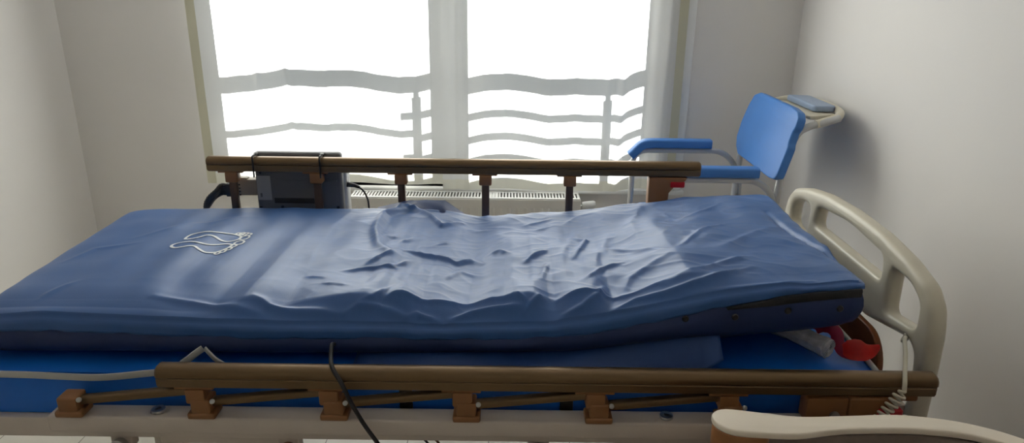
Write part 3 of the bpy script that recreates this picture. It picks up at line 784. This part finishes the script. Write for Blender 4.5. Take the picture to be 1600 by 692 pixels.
# coiled cream hand-control cord from the headboard
hc = thing('hand_control_cord', 'cream coiled hand-control cord hanging from the headboard over the near side rail', 'cord')
tube('straight_cord', [(.848,1.348,.650),(.838,1.345,.632),(.838,1.342,.634),(.842,1.338,.640),(.825,1.318,.652),(.812,1.295,.655),(.793,1.255,.652),(.772,1.215,.651),(.755,1.184,.650),(.745,1.162,.642),(.743,1.155,.628)], .0042, M_cream, hc, 10, 10)
bm = bmesh.new(); pts = []
A = Vector((.743,1.155,.628)); B = Vector((.690,1.148,.545)); ax = (B-A).normalized(); s1 = ax.cross(Vector((0,1,0))).normalized(); s2 = ax.cross(s1)
T = 9
for k in range(T*14+1):
    t = k/(T*14); a = 2*PI*T*t; rr = .0095*min(1, t*6+.2)
    pts.append(A.lerp(B, t)+s1*math.cos(a)*rr+s2*math.sin(a)*rr)
sweep(bm, pts, circ(.0028,8)); from_bm('coil', bm, M_cream, hc, smooth=True)
tube('lower_cord', [pts[-1],(.695,1.150,.52),(.69,1.152,.40),(.70,1.16,.2),(.71,1.17,.02),(.68,1.18,.006),(.55,1.19,.006)], .0035, M_cream, hc, 8, 8)

# rolled plastic film with red tag on the foam mattress
pb = thing('plastic_bag_roll', 'grey translucent rolled plastic bag poking out from under the air mattress at the head end', 'plastic bag')
bm = bmesh.new()
path = catmull([(.53,1.50,.628),(.58,1.43,.626),(.62,1.385,.627),(.652,1.335,.628),(.664,1.312,.629)], 10)
N = len(path)
prof = [(.022*math.cos(2*PI*k/28)*(1+.08*math.sin(k*2.3)), .022*math.sin(2*PI*k/28)*(1+.07*math.cos(k*1.7))) for k in range(28)]
sweep(bm, path, prof, scale=lambda t: .72+.28*t+.03*math.sin(t*23))
for v in bm.verts:
    v.co += Vector((0,0,1))*.0015*mnoise.noise(v.co*90)+Vector((1,0,0))*.002*mnoise.noise(v.co*70+Vector((5,5,5)))
from_bm('roll', bm, M_bag, pb, smooth=True, angle=60)
bm = bmesh.new(); sp = []
for k in range(80):
    a = k*.42; r = .0195*(1-k/80)+.001
    d = Vector((.55,-.83,0)).normalized(); sdir = Vector((.83,.55,0)); 
    sp.append(Vector((.6655,1.3095,.629))+sdir*r*math.cos(a)+Vector((0,0,1))*r*math.sin(a))
sweep(bm, sp, rrect(.0012,.004,.0005,1), up=(.55,-.83,0)); from_bm('roll_end', bm, M_bag, pb, smooth=True)

tg = thing('red_tag', 'shiny red fabric tag lying beside the rolled plastic bag at the mattress corner', 'tag')
def cloth_strip(name, pts, widths, m, par, up):
    bm = bmesh.new(); P = catmull(pts, 8); n = len(P); rows = []
    for i, p in enumerate(P):
        t = (P[min(i+1,n-1)]-P[max(i-1,0)]).normalized(); s = t.cross(Vector(up)).normalized(); f = i/(n-1)
        w = float(np.interp(f, np.linspace(0,1,len(widths)), widths))/2
        rows.append([bm.verts.new(p+s*w*q+Vector((0,0,.004*(1-q*q))))for q in (-1,-.5,0,.5,1)])
    for a, b in zip(rows, rows[1:]):
        for q in range(4): bm.faces.new((a[q],a[q+1],b[q+1],b[q]))
    bmesh.ops.solidify(bm, geom=bm.faces[:], thickness=.0015)
    return from_bm(name, bm, m, par, smooth=True, angle=70)
M_pink = mat('magenta_ribbon', (.38,.004,.06), .35); M_redc = mat('red_cloth', (.72,.012,.01), .4, var=.15, vscale=30)
cloth_strip('ribbon', [(.658,1.365,.640),(.668,1.358,.655),(.682,1.350,.658),(.693,1.342,.648),(.694,1.330,.632),(.698,1.318,.622),(.712,1.312,.620),(.722,1.312,.620)], [.014,.026,.030,.028,.026,.032,.036], M_pink, tg, (0,-.75,.66))
cloth_strip('tag_cloth', [(.698,1.316,.624),(.722,1.308,.628),(.748,1.306,.628),(.776,1.320,.630)], [.022,.044,.050,.048,.034,.020,.008], M_redc, tg, (0,-.6,.8))

# ---------------------------------------------------------------- blue commode chair behind the bed
M_tube = mat('silver_grey_enamel', (.50,.50,.49), .3, metal=.2, var=.02)
ch = thing('commode_chair', 'white tubular commode chair with blue backrest and blue armrests in the far right corner', 'chair')
Yn, Yf = 2.355, 2.80
for y in (Yn, Yf):
    xf = .53 if y == Yn else .49
    tube('side_frame', fillet([(xf,y,.075),(xf,y,.705),(.865,y,.705),(.935,y,.60),(.935,y,.36)],.06,8), .0115, M_tube, ch, 0, 14)
    tube('back_post', [(.915,y,.075),(.917,y,.45),(.925,y,.70),(.940,y,.80),(.962,y,.868),(1.00,y,.895),(1.06,y,.912),(1.10,y+(.01 if y==Yn else -.01),.922)], .0125, M_tube, ch, 8, 14)
    bm = bmesh.new()
    sweep(bm, fillet([(.478,y,.682),(.524,y,.731),(.560,y,.7345),(.80,y,.734)] if y==Yf else [(.518,y,.682),(.560,y,.731),(.60,y,.7345),(.845,y,.734)],.03,5), rrect(.050,.034,.008,3), up=(0,0,1))
    from_bm('armrest', bm, M_cushb, ch, smooth=True, angle=60)
bm = bmesh.new()   # push handle: loop behind the backrest
lp = fillet([(1.02,Yn+.0,.902),(1.10,Yn+.015,.922),(1.145,Yn+.10,.928),(1.150,2.58,.930),(1.145,Yf-.10,.930),(1.10,Yf-.015,.926),(1.02,Yf,.905)],.05,6)
sweep(bm, lp, circ(.0145,14)); from_bm('push_handle', bm, M_cream, ch, smooth=True)
plate('handle_board', [fil2([(1.015,2.40),(1.125,2.44),(1.13,2.72),(1.015,2.76)],.03)], (0,0,.915), (1,0,0), (0,1,0), .014, M_cream, ch, bev=.004)
plate('handle_pad', [fil2([(1.055,2.47),(1.135,2.47),(1.140,2.72),(1.055,2.74)],.02)], (0,0,.935), (1,0,0), (0,1,0), .022, M_paleb, ch, bev=.006)
# backrest: padded board, narrower towards the outside edges, leaning back
tl = Vector((.050,0,.215)).normalized()
back = [(2.335,.0),(2.350,-.015),(2.40,-.022),(2.76,-.022),(2.805,.0),(2.835,.035),(2.84,.10),(2.825,.17),(2.80,.215),(2.75,.232),(2.42,.232),(2.36,.225),(2.335,.205),(2.332,.172),(2.342,.160),(2.342,.118),(2.332,.105)]
bk = plate('backrest', [fil2(back,.008)], (.918,0,.722), (0,1,0), tuple(tl), .030, M_cushb, ch, bev=.006)
plate('seat', [fil2([(.54,2.39),(.90,2.39),(.90,2.765),(.50,2.765)],.04), fil2([(.60,2.49),(.80,2.49),(.80,2.665),(.60,2.665)],.07)], (0,0,.475), (1,0,0), (0,1,0), .045, M_cushb, ch, bev=.012)
for x, xb in ((.53,.49),(.90,.90)): tube('cross_tube', [(x,Yn,.44),(xb,Yf,.44)], .011, M_tube, ch, 0, 12)
for y in (Yn,Yf): tube('seat_tube', [(.53 if y==Yn else .49,y,.44),(.925,y,.44)], .011, M_tube, ch, 0, 12)
for x in (.49,.915):
    for y in (Yn,Yf):
        lathe('castor', [(0,-.012),(.032,-.012),(.038,-.006),(.038,.006),(.032,.012),(0,.012)], (x+(.04 if (y==Yn and x<.6) else 0),y,.0385), (0,1,0), M_blackp, ch, n=20)

# ---------------------------------------------------------------- armchair beside the camera, its arm in the lower right corner
ac = thing('armchair', 'armchair in the near right corner, cream armrest top with a rounded tip over brown wood', 'armchair')
armo = [(.341,1.008),(.345,1.028),(.37,1.040),(.43,1.030),(.49,1.020),(.57,1.024),(.657,1.029),(.736,1.016),(.79,.994),(.831,.965),(.90,.90),(.90,.868),(.83,.925),(.784,.958),(.737,.978),(.66,.988),(.57,.986),(.528,.981),(.47,.970),(.41,.972),(.37,.977),(.35,.990)]
M_armtop = M_lam
at = plate('armrest', [loop(armo,4)], (0,0,.654), (1,0,0), (0,1,0), .012, M_lam, ac, bev=.003)
plate('arm_core', [loop([(a+.000,b-.001) for a,b in [(.342,1.008),(.347,1.027),(.37,1.036),(.42,1.030),(.43,1.0),(.42,.975),(.37,.980),(.35,.992)]],4)], (0,0,.609), (1,0,0), (0,1,0), .078, M_armw, ac, bev=.003)
box('leg', (.355,.415,.985,1.028,0,.575), M_armw, ac, bev=.008)
box('leg', (.86,.90,.86,.90,0,.645), M_armw, ac, bev=.008)
box('leg', (.355,.41,.40,.44,0,.60), M_armw, ac, bev=.008)
box('leg', (.86,.90,.42,.46,0,.645), M_armw, ac, bev=.008)
plate('side_panel', [loop([(.42,1.012),(.50,1.008),(.657,1.012),(.736,1.000),(.80,.975),(.87,.905),(.86,.890),(.79,.950),(.73,.98),(.65,.992),(.50,.986),(.42,.99)],3)], (0,0,.45), (1,0,0), (0,1,0), .39, M_taupe, ac, bev=.004)
box('seat', (.37,.88,.45,.975,.30,.44), M_taupe, ac, bev=.03, seg=4)
box('backrest', (.885,.985,.44,.90,.30,.99), M_taupe, ac, bev=.03, seg=4)
plate('armrest', [fil2([(.34,.385),(.34,.445),(.90,.445),(.90,.385)],.025)], (0,0,.613), (1,0,0), (0,1,0), .03, M_lam, ac, bev=.004)

# ---------------------------------------------------------------- light
w = bpy.data.worlds.new('sky'); SC.world = w; w.use_nodes = True
bg = w.node_tree.nodes['Background']; bg.inputs[0].default_value = (.90,.96,1.0,1); bg.inputs[1].default_value = SKY_E
sun = bpy.data.lights.new('sun', 'SUN'); sun.energy = SUN_E; sun.angle = math.radians(.6); sun.color = (1,.965,.93)
so = bpy.data.objects.new('sun', sun); COL.objects.link(so)
dv = Vector((0.0, -1, -TE)).normalized()
so.rotation_euler = dv.to_track_quat('-Z','Y').to_euler(); so.location = (0, 6, 5)

# ---------------------------------------------------------------- camera
cam = bpy.data.cameras.new('camera'); co = bpy.data.objects.new('camera', cam); COL.objects.link(co); SC.camera = co
cam.sensor_width = 36; cam.lens = 36*1100/1600; cam.clip_start = .05
TH = math.radians(18.9); RO = math.radians(.7)
fwv = Vector((0, math.cos(TH), -math.sin(TH))); up0 = Vector((0, math.sin(TH), math.cos(TH))); rt0 = Vector((1,0,0))
rt = rt0*math.cos(RO)+up0*math.sin(RO); upv = -rt0*math.sin(RO)+up0*math.cos(RO)
m3 = Matrix((rt, upv, -fwv)).transposed()
co.matrix_world = Matrix.Translation((0,0,1.35)) @ m3.to_4x4()

vs_ = SC.view_settings; vs_.view_transform = 'Standard'; vs_.look = 'None'; vs_.exposure = EXPO; vs_.gamma = 1; vs_.use_curve_mapping = False
SC.cycles.use_denoising = True
SC.cycles.max_bounces = 10; SC.cycles.diffuse_bounces = 6; SC.cycles.transparent_max_bounces = 12
SC.cycles.sample_clamp_indirect = 8
SC.cycles.caustics_reflective = False; SC.cycles.caustics_refractive = False
